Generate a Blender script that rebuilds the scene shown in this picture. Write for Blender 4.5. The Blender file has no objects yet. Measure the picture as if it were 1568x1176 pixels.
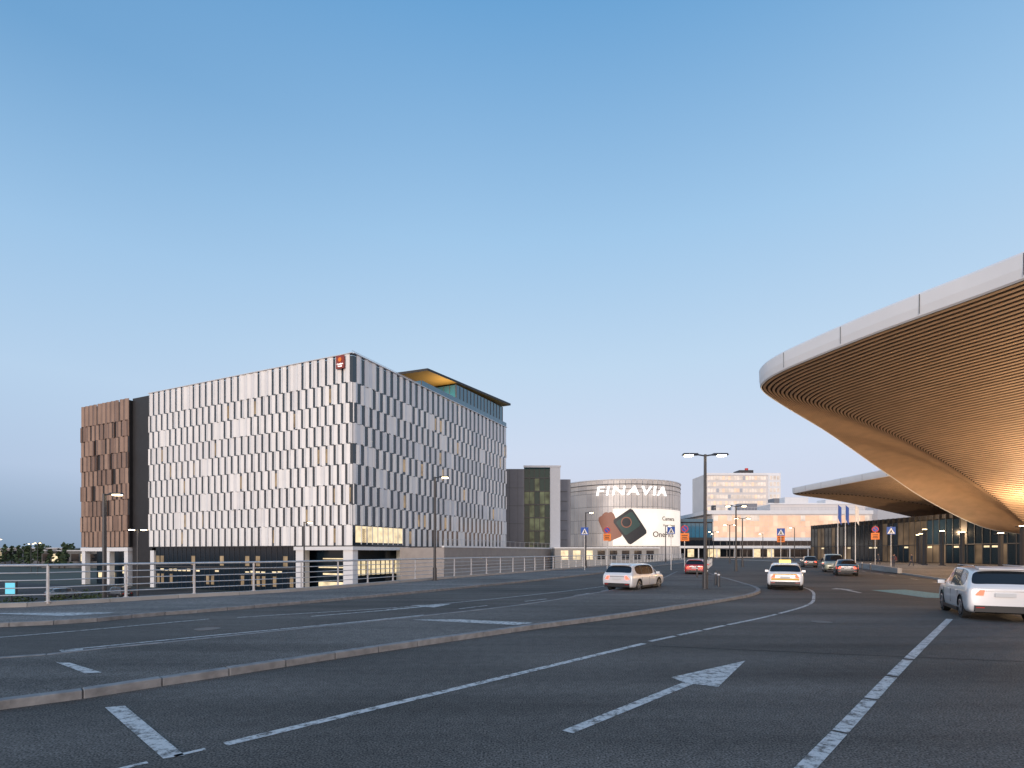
import bpy, bmesh, math, random
from mathutils import Vector, Matrix
random.seed(7)
S = bpy.context.scene
EYE = 2.15

# ------------------------------------------------------------------ materials
def mat(name, col, rough=0.6, metal=0.0, emit=None, estr=0.0, var=0.0, vscale=3.0, bump=0.0, bscale=30.0, coat=0.0, spec=None, stretch=None):
    m = bpy.data.materials.new(name); m.use_nodes = True
    nt = m.node_tree; b = nt.nodes["Principled BSDF"]
    b.inputs["Base Color"].default_value = (*col, 1)
    b.inputs["Roughness"].default_value = rough
    b.inputs["Metallic"].default_value = metal
    if spec is not None: b.inputs["Specular IOR Level"].default_value = spec
    if coat: b.inputs["Coat Weight"].default_value = coat; b.inputs["Coat Roughness"].default_value = 0.05
    if emit:
        b.inputs["Emission Color"].default_value = (*emit, 1); b.inputs["Emission Strength"].default_value = estr
        m.cycles.emission_sampling = 'NONE'
    if var or bump:
        tc = nt.nodes.new("ShaderNodeTexCoord")
        mp = nt.nodes.new("ShaderNodeMapping")
        if stretch: mp.inputs["Scale"].default_value = stretch
        nt.links.new(tc.outputs["Object"], mp.inputs["Vector"])
    if var:
        n = nt.nodes.new("ShaderNodeTexNoise"); n.inputs["Scale"].default_value = vscale; n.inputs["Detail"].default_value = 3
        nt.links.new(mp.outputs[0], n.inputs["Vector"])
        mr = nt.nodes.new("ShaderNodeMapRange"); mr.inputs[1].default_value = .25; mr.inputs[2].default_value = .75
        mr.inputs[3].default_value = 1 - var; mr.inputs[4].default_value = 1 + var
        nt.links.new(n.outputs["Fac"], mr.inputs[0])
        hs = nt.nodes.new("ShaderNodeMix"); hs.data_type = 'RGBA'; hs.blend_type = 'MULTIPLY'; hs.inputs[0].default_value = 1
        hs.inputs[6].default_value = (*col, 1)
        nt.links.new(mr.outputs[0], hs.inputs[7]); nt.links.new(hs.outputs[2], b.inputs["Base Color"])
        if emit and estr < 2:
            mm = nt.nodes.new("ShaderNodeMath"); mm.operation='MULTIPLY'; mm.inputs[1].default_value = estr
            nt.links.new(mr.outputs[0], mm.inputs[0]); nt.links.new(mm.outputs[0], b.inputs["Emission Strength"])
    if bump:
        n2 = nt.nodes.new("ShaderNodeTexNoise"); n2.inputs["Scale"].default_value = bscale; n2.inputs["Detail"].default_value = 2
        nt.links.new(mp.outputs[0], n2.inputs["Vector"])
        bp = nt.nodes.new("ShaderNodeBump"); bp.inputs["Strength"].default_value = bump; bp.inputs["Distance"].default_value = .02
        nt.links.new(n2.outputs["Fac"], bp.inputs["Height"]); nt.links.new(bp.outputs[0], b.inputs["Normal"])
    return m

def asphalt(name, base, seed=0.0):
    m = bpy.data.materials.new(name); m.use_nodes = True
    nt = m.node_tree; b = nt.nodes["Principled BSDF"]; L = nt.links.new
    tc = nt.nodes.new("ShaderNodeTexCoord")
    def noise(sc, det, stretch=(1,1,1), rot=0):
        mp = nt.nodes.new("ShaderNodeMapping"); mp.inputs["Scale"].default_value = stretch
        mp.inputs["Rotation"].default_value = (0,0,rot); mp.inputs["Location"].default_value = (seed,seed*.7,0)
        L(tc.outputs["Object"], mp.inputs["Vector"])
        n = nt.nodes.new("ShaderNodeTexNoise"); n.inputs["Scale"].default_value = sc; n.inputs["Detail"].default_value = det
        L(mp.outputs[0], n.inputs["Vector"]); return n.outputs["Fac"]
    def mr(src, a, bb, c, d):
        r = nt.nodes.new("ShaderNodeMapRange")
        for i,v in enumerate((a,bb,c,d)): r.inputs[i+1].default_value = v
        L(src, r.inputs[0]); return r.outputs[0]
    def mul(a, bb):
        r = nt.nodes.new("ShaderNodeMath"); r.operation = 'MULTIPLY'; L(a, r.inputs[0]); L(bb, r.inputs[1]); return r.outputs[0]
    big = mr(noise(.14, 2), .3, .7, .76, 1.28)
    streak = mr(noise(.9, 3, (.07,1,1), math.radians(-46)), .3, .7, .76, 1.26)
    mid = mr(noise(5, 3), .3, .7, .86, 1.14)
    fine = mr(noise(45, 2), .3, .7, .1, 2.1)
    v = mul(mul(big, streak), mul(mid, fine))
    cm = nt.nodes.new("ShaderNodeVectorMath"); cm.operation = 'SCALE'; cm.inputs[0].default_value = base
    L(v, cm.inputs["Scale"]); L(cm.outputs[0], b.inputs["Base Color"])
    b.inputs["Roughness"].default_value = .85
    b.inputs["Specular IOR Level"].default_value = .25
    return m

def worn_paint(name, col, under, lo=.41, hi=.52):
    m = bpy.data.materials.new(name); m.use_nodes = True
    nt = m.node_tree; b = nt.nodes["Principled BSDF"]; L = nt.links.new
    tc = nt.nodes.new("ShaderNodeTexCoord")
    n = nt.nodes.new("ShaderNodeTexNoise"); n.inputs["Scale"].default_value = 7; n.inputs["Detail"].default_value = 10; n.inputs["Roughness"].default_value=.8
    L(tc.outputs["Object"], n.inputs["Vector"])
    r = nt.nodes.new("ShaderNodeValToRGB"); r.color_ramp.elements[0].position = lo; r.color_ramp.elements[0].color = (*under,1)
    r.color_ramp.elements[1].position = hi; r.color_ramp.elements[1].color = (*col,1)
    L(n.outputs["Fac"], r.inputs[0]); L(r.outputs[0], b.inputs["Base Color"]); b.inputs["Roughness"].default_value = .7
    return m

M = {}
M['asphalt'] = asphalt("asphalt", (.104,.092,.082))
M['asphalt2'] = asphalt("asphalt_island", (.130,.116,.104), 13.0)
M['walk'] = asphalt("pavement_asphalt", (.165,.150,.138), 31.0)
M['paint'] = worn_paint("road_paint", (.66,.64,.62), (.13,.12,.11))
M['teal'] = worn_paint("teal_paint", (.20,.42,.42), (.13,.16,.16))
M['kerb'] = mat("granite_kerb", (.25,.245,.245), .8, var=.3, vscale=5, bump=.4)
M['joint'] = mat("dark_joint", (.03,.03,.03), .9)
M['ground'] = mat("ground", (.07,.08,.06), .95, var=.35, vscale=.05)
M['lot'] = asphalt("lower_asphalt", (.06,.06,.06), 5.0)
M['concrete'] = mat("concrete", (.40,.38,.36), .8, var=.12, vscale=1.5, bump=.3)
M['dconcrete'] = mat("dark_concrete", (.16,.155,.155), .8, var=.2, vscale=1.0)
M['white'] = mat("white_metal", (.88,.87,.87), .45, var=.03, vscale=.6)
M['p1'] = mat("panel_white", (.92,.90,.88), .42, .0, var=.05, vscale=.35)
M['p2'] = mat("panel_silver", (.85,.83,.82), .38, .0, var=.05, vscale=.35)
M['p3'] = mat("panel_grey", (.70,.70,.72), .35, .1, var=.06, vscale=.35)
M['glass'] = mat("dark_glass", (.012,.016,.022), .10, .0, spec=.5, coat=.15)
M['fglass'] = mat("facade_glass", (.015,.03,.045), .10, .0, spec=.6, coat=.3)
M['navy'] = mat("navy_glass", (.008,.018,.03), .12, .0, spec=.5)
M['bglass'] = mat("blue_glass", (.03,.14,.22), .08, .0, spec=.8, coat=.5)
M['gglass'] = mat("green_glass", (.012,.05,.045), .10, .0, spec=.5, coat=.1)
M['black'] = mat("black_cladding", (.022,.021,.023), .5, var=.2, vscale=1)
M['b1'] = mat("bronze_panel_a", (.30,.195,.145), .45, .15, var=.12, vscale=.5)
M['b2'] = mat("bronze_panel_b", (.20,.125,.095), .45, .15, var=.12, vscale=.5)
M['wood'] = mat("larch_slats", (.60,.42,.28), .6, var=.12, vscale=.8)
M['woodb'] = mat("larch_backing", (.05,.028,.018), .8, var=.1)
M['soffit'] = mat("yellow_wood_soffit", (.55,.34,.10), .5, var=.15, vscale=2, stretch=(.2,4,1))
M['steel'] = mat("galvanised_steel", (.60,.61,.63), .4, .4, var=.1, vscale=4)
M['dsteel'] = mat("dark_steel", (.07,.07,.075), .45, .4)
M['lampglow'] = mat("lamp_glow", (.9,.8,.6), .4, emit=(1,.78,.45), estr=16)
M['warmwin'] = mat("warm_window", (.3,.25,.18), .3, emit=(1,.80,.48), estr=.9, var=.35, vscale=.8)
M['dimwin'] = mat("dim_window", (.05,.04,.03), .2, emit=(1,.70,.40), estr=.28, var=.5, vscale=.6)
M['rubber'] = mat("rubber", (.02,.02,.02), .8)
M['rim'] = mat("alloy_rim", (.45,.45,.47), .3, .9)
M['trim'] = mat("black_trim", (.02,.02,.022), .5)
M['carglass'] = mat("car_glass", (.012,.015,.02), .05, spec=.6, coat=.2)
M['tail'] = mat("tail_light", (.5,.02,.02), .2, emit=(1,.06,.03), estr=5, coat=.5)
M['taildim'] = mat("tail_light_off", (.4,.02,.02), .2, coat=.5)
M['head'] = mat("head_light", (.8,.8,.8), .1, emit=(1,.9,.7), estr=4)
M['plate'] = mat("number_plate", (.7,.7,.7), .5)
M['orange'] = mat("orange_sheet", (.85,.22,.03), .5, emit=(.9,.22,.03), estr=.15)
M['blue'] = mat("blue_sheet", (.02,.10,.45), .5)
M['red'] = mat("red_sheet", (.65,.03,.02), .5)
M['yellow'] = mat("yellow_sheet", (.85,.50,.04), .5)
M['signback'] = mat("sign_back", (.35,.36,.37), .5, .6)
M['leaf'] = mat("foliage", (.05,.075,.035), .9, var=.4, vscale=.7)
M['leaf2'] = mat("foliage_light", (.08,.11,.045), .9, var=.4, vscale=.7)
M['bark'] = mat("bark", (.09,.065,.05), .9)

# ------------------------------------------------------------------ helpers
def root(name, loc=(0,0,0), rz=0.0):
    e = bpy.data.objects.new(name, None); e.location = loc; e.rotation_euler = (0,0,rz); e.empty_display_size=.3
    S.collection.objects.link(e); return e

class MB:
    def __init__(s): s.v=[]; s.f=[]; s.m=[]; s.mats=[]
    def mi(s, k):
        if k not in s.mats: s.mats.append(k)
        return s.mats.index(k)
    def poly(s, pts, k):
        n=len(s.v); s.v += [tuple(p) for p in pts]; s.f.append(tuple(range(n,n+len(pts)))); s.m.append(s.mi(k))
    def hexa(s, p, k):
        n=len(s.v); s.v += [tuple(q) for q in p]
        for f in ((3,2,1,0),(4,5,6,7),(0,1,5,4),(1,2,6,5),(2,3,7,6),(3,0,4,7)):
            s.f.append(tuple(n+i for i in f)); s.m.append(s.mi(k))
    def box(s, x0,x1,y0,y1,z0,z1,k):
        s.hexa([(x0,y0,z0),(x1,y0,z0),(x1,y1,z0),(x0,y1,z0),(x0,y0,z1),(x1,y0,z1),(x1,y1,z1),(x0,y1,z1)],k)
    def cbox(s, c, d, k): s.box(c[0]-d[0]/2,c[0]+d[0]/2,c[1]-d[1]/2,c[1]+d[1]/2,c[2]-d[2]/2,c[2]+d[2]/2,k)
    def cyl(s, a, b, r0, r1, k, n=10, caps=True):
        a=Vector(a); b=Vector(b); d=(b-a).normalized()
        u = d.orthogonal().normalized(); w = d.cross(u)
        i0=len(s.v)
        for c,r in ((a,r0),(b,r1)):
            for i in range(n):
                t=2*math.pi*i/n; s.v.append(tuple(c+u*(r*math.cos(t))+w*(r*math.sin(t))))
        for i in range(n):
            j=(i+1)%n; s.f.append((i0+i,i0+j,i0+n+j,i0+n+i)); s.m.append(s.mi(k))
        if caps:
            s.f.append(tuple(i0+i for i in reversed(range(n)))); s.m.append(s.mi(k))
            s.f.append(tuple(i0+n+i for i in range(n))); s.m.append(s.mi(k))
    def build(s, name, parent=None, smooth=False, bevel=0):
        me = bpy.data.meshes.new(name); me.from_pydata(s.v,[],s.f)
        for k in s.mats: me.materials.append(M[k])
        me.polygons.foreach_set("material_index", s.m)
        if smooth: me.polygons.foreach_set("use_smooth",[True]*len(s.f))
        me.update()
        o = bpy.data.objects.new(name, me); S.collection.objects.link(o)
        if parent: o.parent = parent
        if bevel:
            md=o.modifiers.new("b","BEVEL"); md.width=bevel; md.segments=2; md.limit_method='ANGLE'
        return o

def text_mesh(name, txt, size, k, parent, mtx, ext=.05, bend=None, xs=1.0, shear=0, sp=1.0):
    cu = bpy.data.curves.new(name,'FONT'); cu.body=txt; cu.size=size; cu.extrude=ext; cu.align_x='CENTER'; cu.align_y='CENTER'; cu.offset=size*.008; cu.shear=shear; cu.space_character=sp
    ob = bpy.data.objects.new("tmp",cu); S.collection.objects.link(ob)
    dg = bpy.context.evaluated_depsgraph_get()
    me = bpy.data.meshes.new_from_object(ob.evaluated_get(dg)); bpy.data.objects.remove(ob)
    for v in me.vertices: v.co.x *= xs
    if bend: bend(me)
    else: me.transform(mtx)
    me.name=name; me.materials.clear(); me.materials.append(M[k])
    o=bpy.data.objects.new(name,me); S.collection.objects.link(o); o.parent=parent
    return o

def catmull(pts, n):
    P=[Vector(p) for p in pts]; P=[P[0]*2-P[1]]+P+[P[-1]*2-P[-2]]
    out=[]
    for i in range(1,len(P)-2):
        for j in range(n):
            t=j/n; a,b,c,d=P[i-1],P[i],P[i+1],P[i+2]
            out.append(.5*((2*b)+(c-a)*t+(2*a-5*b+4*c-d)*t*t+(3*b-a-3*c+d)*t**3))
    out.append(P[-2]); return out
def cm2(pts,n=6): return [(p.x,p.y) for p in catmull([(a,b,0) for a,b in pts],n)]

def resample(pts, n):
    P=[Vector((p[0],p[1])) for p in pts]; D=[0]
    for a,b in zip(P[:-1],P[1:]): D.append(D[-1]+(b-a).length)
    out=[]; j=0
    for i in range(n+1):
        s=D[-1]*i/n
        while j<len(P)-2 and D[j+1]<s: j+=1
        t=(s-D[j])/max(D[j+1]-D[j],1e-9); out.append(P[j].lerp(P[j+1],min(t,1)))
    return out

def band(name, A_, B_, z, k, n=120):
    a=resample(A_,n); b=resample(B_,n); mb=MB()
    for i in range(n):
        q=[a[i],a[i+1],b[i+1],b[i]]
        ar=sum(q[j].x*q[(j+1)%4].y-q[(j+1)%4].x*q[j].y for j in range(4))
        if ar<0: q=q[::-1]
        mb.poly([(p.x,p.y,z) for p in q],k)
    return mb.build(name)

def offs(pts):
    out=[]
    for i,p in enumerate(pts):
        a=pts[max(i-1,0)]; b=pts[min(i+1,len(pts)-1)]
        d=Vector((b[0]-a[0],b[1]-a[1])).normalized(); out.append(Vector((-d.y,d.x)))
    return out

def ribbon(name, pts, w, z, k, n=8, dash=None):
    P=catmull([(p[0],p[1],0) for p in pts], n) if len(pts)>2 else None
    if P is None:
        a=Vector((*pts[0],0)); b=Vector((*pts[1],0)); P=[a.lerp(b,i/24) for i in range(25)]
    N=offs(P); mb=MB(); acc=0
    for i in range(len(P)-1):
        L=(P[i+1]-P[i]).length; acc+=L
        if dash and (acc % (dash[0]+dash[1]))>dash[0]: continue
        a,b=P[i],P[i+1]; na,nb=N[i]*w/2,N[i+1]*w/2
        mb.poly([(a.x-na.x,a.y-na.y,z),(b.x-nb.x,b.y-nb.y,z),(b.x+nb.x,b.y+nb.y,z),(a.x+na.x,a.y+na.y,z)],k)
    return mb.build(name)

def kerb(name, pts, w=.16, h=.13, z0=0.0, n=8, k='kerb', seg=1.0):
    P=catmull([(p[0],p[1],0) for p in pts], n)
    Q=[P[0]]; acc=0
    for i in range(len(P)-1):
        a,b=P[i],P[i+1]; L=(b-a).length
        while acc+L>=seg:
            t=(seg-acc)/L; a=a.lerp(b,t); L=(b-a).length; Q.append(a.copy()); acc=0
        acc+=L
    N=offs(Q); mb=MB()
    for i in range(len(Q)-1):
        a,b=Q[i].copy(),Q[i+1].copy(); d=(b-a).normalized()*.006; a+=d; b-=d
        na,nb=N[i]*w/2,N[i+1]*w/2; j=random.uniform(-.004,.004); zt=z0+h+j
        mb.hexa([(a.x-na.x,a.y-na.y,z0-.05),(b.x-nb.x,b.y-nb.y,z0-.05),(b.x+nb.x,b.y+nb.y,z0-.05),(a.x+na.x,a.y+na.y,z0-.05),
                 (a.x-na.x,a.y-na.y,zt),(b.x-nb.x,b.y-nb.y,zt),(b.x+nb.x,b.y+nb.y,zt),(a.x+na.x,a.y+na.y,zt)],k)
    return mb.build(name, bevel=.015)

# ------------------------------------------------------------------ ground and road deck
mb=MB(); mb.poly([(-2500,-500,-5),(2500,-500,-5),(2500,4500,-5),(-2500,4500,-5)],'ground'); mb.build("ground")
mb=MB()
mb.poly([(-150,18,-4.99),(-40,18,-4.99),(-26,86,-4.99),(-150,140,-4.99)],'lot')
mb.poly([(-40,18,-4.99),(-9,42,-4.99),(30,150,-4.99),(0,150,-4.99),(-26,86,-4.99)],'lot'); mb.build("lower_road")
edge=[(-90,15),(-45,15.8),(-30,17),(-18.7,19.6),(-15.5,23),(-11,28),(-5.9,39),(1.6,54),(10,71),(27,104),(45,140),(55,175)]
E=cm2(edge,5)
deck=[(x-.35,y+.3) for x,y in E]
mb=MB()
for (a,b) in zip(deck[:-1],deck[1:]):
    mb.poly([(a[0],a[1],0),(700,a[1],0),(700,b[1],0),(b[0],b[1],0)],'asphalt')
    mb.poly([(a[0],a[1],0),(b[0],b[1],0),(b[0],b[1],-1.3),(a[0],a[1],-1.3)],'dconcrete')
mb.poly([(-90.35,-60,0),(700,-60,0),(700,deck[0][1],0),(deck[0][0],deck[0][1],0)],'asphalt')
mb.poly([(deck[-1][0],deck[-1][1],0),(700,deck[-1][1],0),(700,600,0),(60,600,0)],'asphalt'); mb.build("road")
kerbL=[(-90,10.5),(-45,11.2),(-28,12.2),(-14.7,15.4),(-12.1,18.0),(-10.8,19.4),(-8,23.3),(-3.2,31),(4.1,44.2),(10.5,57),(20,77),(33,104),(50,140)]
KL=cm2(kerbL,5)
band("pavement",[(x-.1,y+.1) for x,y in E[:-6]],KL,.12,'walk')
kerb("kerb", kerbL)
kerb("parapet", edge[:-1], w=.35, h=.28, k='concrete', seg=2.5)
far=[(-60,7.6),(-40,8),(-22,8.9),(-11,10.0),(-8.6,11.4),(-6.35,13.6),(-3.15,16.8),(.4,20.8),(3.7,26),(9.3,36),(17.2,56)]
near=[(-60,4.6),(-40,5.2),(-22,6.3),(-11,6.75),(-7.4,7.2),(-5.66,8.7),(-3.1,11.4),(.66,15.1),(3.57,17.7),(8.8,23),(11.9,26.6),(13.9,30.5),(15.5,36.9),(17.4,45.4),(20.5,58)]
band("traffic_island",cm2(near),cm2(far),.115,'asphalt2',160)
kerb("kerb", near, w=.2, h=.13)
kerb("kerb", far, w=.15, h=.125)
kr=[(20,12),(26.9,28),(32.8,41),(42.7,63),(52,85),(58,110),(61,150)]
band("pavement",cm2(kr,5),[(110,12),(110,150)],.12,'walk',40)
kerb("kerb", kr, w=.2, h=.15, k='concrete')
# markings
Z=.006
ribbon("road_marking",[(-3.2,6.0),(3.09,12.6)],.15,Z,'paint')
ribbon("road_marking",[(-4.3,4.9),(-3.3,5.9)],.07,Z,'paint',dash=(.3,.25))
ribbon("road_marking",[(3.3,12.9),(5.9,15.4),(8.8,18.2),(12.0,21.8),(14.2,25.3),(16.9,30.5),(19,37)],.13,Z,'paint',n=18,dash=(1.3,.12))
ribbon("road_marking",[(2.6,5.0),(4.27,6.8),(7.6,10.4),(14.0,17.2)],.17,Z,'paint',n=40,dash=(1.9,.09))
mb=MB(); mb.poly([(-5.62,7.42,Z),(-3.62,5.58,Z),(-3.45,5.67,Z),(-5.4,7.5,Z)],'paint'); mb.build("road_marking")
mb=MB(); mb.poly([(.6,6.46,Z),(.72,6.36,Z),(2.95,8.74,Z),(2.83,8.86,Z)],'paint'); mb.poly([(2.72,9.2,Z),(2.83,8.86,Z),(2.95,8.74,Z),(3.28,8.55,Z),(4.6,10.6,Z)],'paint'); mb.build("road_arrow")
ribbon("road_marking",[(-9.8,11.75),(-7.6,13.9),(-5.2,16.1),(-3.0,18.3)],.12,Z,'paint')
ribbon("road_marking",[(-16,11.6),(-13,13.4),(-9.7,17.2)],.1,Z,'paint')
ribbon("road_marking",[(-9.0,17.6),(-2.76,22.4),(6.0,34),(12,47)],.1,Z,'paint')
ribbon("road_marking",[(-6.7,17.9),(-4.4,20.0)],.13,Z,'paint')
ribbon("road_marking",[(-2,20.3),(4,27.9),(9.0,38),(14,50)],.1,Z,'paint',n=12,dash=(2,2))
mb=MB(); mb.poly([(-4.7,20.0,Z),(-4.5,19.85,Z),(-3.4,21.0,Z),(-3.0,20.8,Z),(-2.5,22.2,Z),(-4.1,21.6,Z),(-3.6,21.2,Z)],'paint'); mb.build("road_arrow")
mb=MB(); mb.poly([(-9.9,11.75,Z),(-9.35,11.25,Z),(-9.05,11.4,Z),(-9.55,11.95,Z)],'paint')
mb.poly([(-3.0,16.1,.121),(-1.6,16.2,.121),(.65,15.4,.121),(.1,14.95,.121)],'paint'); mb.build("road_marking")
mb=MB(); mb.poly([(-8.4,9.9,.121),(-8.1,9.85,.121),(-6.9,9.05,.121),(-7.15,9.0,.121)],'paint'); mb.build("road_marking")
mb=MB(); mb.poly([(-17.6,17.8,.125),(-14.2,17.0,.125),(-13.2,17.9,.125),(-13.5,18.0,.125)],'paint'); mb.build("road_marking")
ribbon("road_joint",[(3.2,12.3),(8.5,10.9),(14,9.6)],.05,.004,'joint')
ribbon("road_joint",[(-9,20.5),(-3,25.5)],.03,.125,'joint')
ribbon("road_marking",[(24,26),(29.5,37),(39,60),(50,88)],.12,Z,'paint',n=12,dash=(3,3))
mb=MB(); mb.poly([(20.2,30.2,Z),(22.4,30.6,Z),(21.6,24.6,Z),(19.4,25.2,Z)],'teal'); mb.build("road_marking")
mb=MB(); x,y=18.2,28.2; mb.poly([(x,y,Z),(x+.18,y,Z),(x+.9,y+2.4,Z),(x+1.2,y+2.3,Z),(x+1.0,y+3.6,Z),(x+.25,y+2.9,Z),(x+.65,y+2.6,Z)],'paint'); mb.build("road_arrow")
for (x0,y0,r) in ((-8.5,15.0,.33),(9.5,16.5,.3)):
    mb=MB(); mb.cyl((x0,y0,-.02),(x0,y0,.008),r,r,'dsteel',24); mb.build("manhole_cover")

def railing(name, pts, h=1.65):
    P=catmull([(a,b,0) for a,b in pts],10)
    Q=[P[0]]; acc=0; seg=2.55
    for i in range(len(P)-1):
        a,b=P[i],P[i+1]; L=(b-a).length
        while acc+L>=seg:
            t=(seg-acc)/L; a=a.lerp(b,t); L=(b-a).length; Q.append(a.copy()); acc=0
        acc+=L
    mb=MB(); r=root(name)
    for q in Q:
        mb.cyl((q.x,q.y,.2),(q.x,q.y,h+.03),.055,.045,'steel',8); mb.cyl((q.x,q.y,.27),(q.x,q.y,.30),.1,.1,'steel',8)
    mb.build("posts",r)
    mb=MB()
    for a,b in zip(Q[:-1],Q[1:]):
        for z,rr in ((h,.05),(h-.28,.022),(h-.56,.022),(h-.84,.022),(h-1.1,.022)):
            mb.cyl((a.x,a.y,z),(b.x,b.y,z),rr,rr,'steel',6,False)
    mb.build("rails",r,True)
railing("railing", edge[1:-1])

# ------------------------------------------------------------------ hotel
A=Vector((-25.7,86.8,0)); DL=Vector((-.907,.422,0)).normalized(); DR=Vector((.422,.907,0)).normalized()
NL=-DR; NR=-DL
TOP=34.2; BOT=3.2
rows=[(BOT+3.3*i,3.3) for i in range(8)]+[(BOT+26.4,4.6)]
def facade(mb, O, D, N, L, keys, mod=1.76, slot=.5, npan=2, rseed=1, rowlist=rows, gap=.015, skip=None, prof=((.06,.26),(.26,.08)), closed=.12):
    rnd=random.Random(rseed)
    patt=[0,.5,.1,.6,0,.5,.1,.55,.05]
    for ri,(z0,h) in enumerate(rowlist):
        s=-mod+patt[ri%9]*mod; pw=(mod-slot)/npan
        while s<L:
            s1=s+slot; u=rnd.random()
            segs=[(s+gap,s1-gap,.05,.08)] if u<closed else []
            for i in range(npan):
                d0,d1=prof[i%len(prof)]
                segs.append((s1+i*pw+gap,s1+(i+1)*pw-gap,d0+rnd.uniform(-.02,.02),d1+rnd.uniform(-.02,.02)))
            for i,(a,b,d0,d1) in enumerate(segs):
                a2=max(a,0.05); b2=min(b,L-.05)
                if b2-a2<.12: continue
                if skip and skip(ri,(a+b)/2): continue
                k=keys[(i+ri)%len(keys)] if rnd.random()<.75 else rnd.choice(keys)
                dz=.12 if i%2==1 else 0
                zb=z0+.02+ (dz if ri>0 else 0); zt=z0+h-.03+(dz if ri<len(rowlist)-1 else 0)
                p=[O+D*a2, O+D*a2+N*d0, O+D*b2+N*d1, O+D*b2]
                q=[Vector((v.x,v.y,zb)) for v in p]+[Vector((v.x,v.y,zt)) for v in p]
                mb.hexa(q,k)
            s+=mod
def prism(mb, pts, z0, z1, k, ktop=None):
    n=len(pts)
    for i in range(n):
        a,b=pts[i],pts[(i+1)%n]; mb.poly([(a[0],a[1],z0),(b[0],b[1],z0),(b[0],b[1],z1),(a[0],a[1],z1)],k)
    mb.poly([(p[0],p[1],z1) for p in pts],ktop or k); mb.poly([(p[0],p[1],z0) for p in pts][::-1],k)
def slab(mb,pts,z0,z1,k): mb.hexa([Vector((v[0],v[1],z0)) for v in pts]+[Vector((v[0],v[1],z1)) for v in pts],k)
hotel=root("hotel_building")
def H(r,l,z=0): 
    v=A+DR*r+DL*l; return Vector((v.x,v.y,z))
LL,LR=52.8,57.3
mb=MB(); prism(mb,[H(0,0),H(LR,0),H(LR,LL),H(0,LL)],BOT,TOP-.3,'fglass','dconcrete'); mb.build("core_glazing",hotel)
mb=MB(); facade(mb,A,DL,NL,LL,['p1','p1','p2'],mod=1.76,slot=.50,rseed=3,closed=.1); mb.build("facade_panels_long",hotel)
mb=MB(); facade(mb,A,DR,NR,LR,['p2','p1','p3'],mod=1.9,slot=.78,rseed=5,skip=lambda ri,s: ri==0 and s<13.2,prof=((.05,.2),(.2,.06)),closed=.1); mb.build("facade_panels_end",hotel)
mb=MB(); rr=random.Random(12)
for ri,(z0,h) in enumerate(rows[:-1]):
    for i in range(70):
        if rr.random()<.06:
            s=rr.uniform(0,LL-1.5); a=A+DL*s+NL*.02; slab(mb,[a,a+DL*1.4,a+DL*1.4+NL*.01,a+NL*.01],z0+.5,z0+2.8,'dimwin')
        if rr.random()<.03:
            s=rr.uniform(0,LR-1.5); a=A+DR*s+NR*.02; slab(mb,[a,a+DR*1.4,a+DR*1.4+NR*.01,a+NR*.01],z0+.5,z0+2.8,'dimwin')
mb.build("lit_rooms",hotel)
mb=MB()
for (O,D,N,L,e) in ((A,DL,NL,LL,0),(A,DR,NR,LR,.004)):
    slab(mb,[O-N*.5,O+N*.30,O+D*L+N*.30,O+D*L-N*.5],TOP,TOP+.12+e,'p3')
    slab(mb,[O+N*.02,O+N*.25,O+D*L+N*.25,O+D*L+N*.02],BOT-.14,BOT-.004+e/2,'dsteel')
mb.build("coping_and_edges",hotel)
mb=MB()
for i in range(9):
    s0=.6+i*1.4; a=H(s0,0)+NR*.03; b=H(s0+1.25,0)+NR*.03
    mb.poly([(a.x,a.y,3.7),(b.x,b.y,3.7),(b.x,b.y,6.4),(a.x,a.y,6.4)],'warmwin')
    slab(mb,[b,b+NR*.15,b+NR*.15+DR*.1,b+DR*.1],3.4,6.45,'white')
mb.build("lounge_windows",hotel)
mb=MB(); g=[(36,2.2),(57.0,.9),(56.6,15),(36,15)]
prism(mb,[H(r,l) for r,l in g],TOP-.3,39.6,'bglass')
for i in range(15):
    t=i/14; r=36+21*t; l=2.2-1.3*t; c=H(r,l-.06); mb.box(c.x-.06,c.x+.06,c.y-.06,c.y+.06,TOP,39.6,'dsteel')
for i in range(9):
    c=H(35.95,2.3+12.6*i/8); mb.box(c.x-.06,c.x+.06,c.y-.06,c.y+.06,TOP,39.6,'dsteel')
mb.build("pavilion_glazing",hotel)
mb=MB(); rp=[(26.8,3.6),(58.6,-.7),(58.2,18),(25.5,18)]
bot=[H(r,l,z) for (r,l),z in zip(rp,(40.15,40.2,39.9,40.0))]; top=[Vector((v.x,v.y,v.z+.5)) for v in bot]
mb.poly(bot[::-1],'soffit'); mb.poly(top,'black')
for i in range(4): j=(i+1)%4; mb.poly([bot[i],bot[j],top[j],top[i]],'black')
mb.build("pavilion_roof",hotel)
mb=MB()
for i in range(16):
    r=20+i*2.4; a=H(r,.4); b=H(r+2.32,.4); slab(mb,[a,b,b+DL*.03,a+DL*.03],TOP+.1,TOP+1.5,'bglass')
for i in range(9):
    l=.6+i*2.2; a=H(20,l); b=H(20,l+2.1); slab(mb,[a,b,b+DR*.03,a+DR*.03],TOP+.1,TOP+1.5,'bglass')
mb.build("terrace_balustrade",hotel)
mb=MB()
for i in range(40):
    c=H(.5+i*.5,.6); mb.cyl((c.x,c.y,TOP),(c.x,c.y,TOP+.75),.025,.025,'steel',5)
mb.cyl(H(.5,.6,TOP+.75),H(20,.6,TOP+.75),.03,.03,'steel',5); mb.build("roof_railing",hotel)
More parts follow.
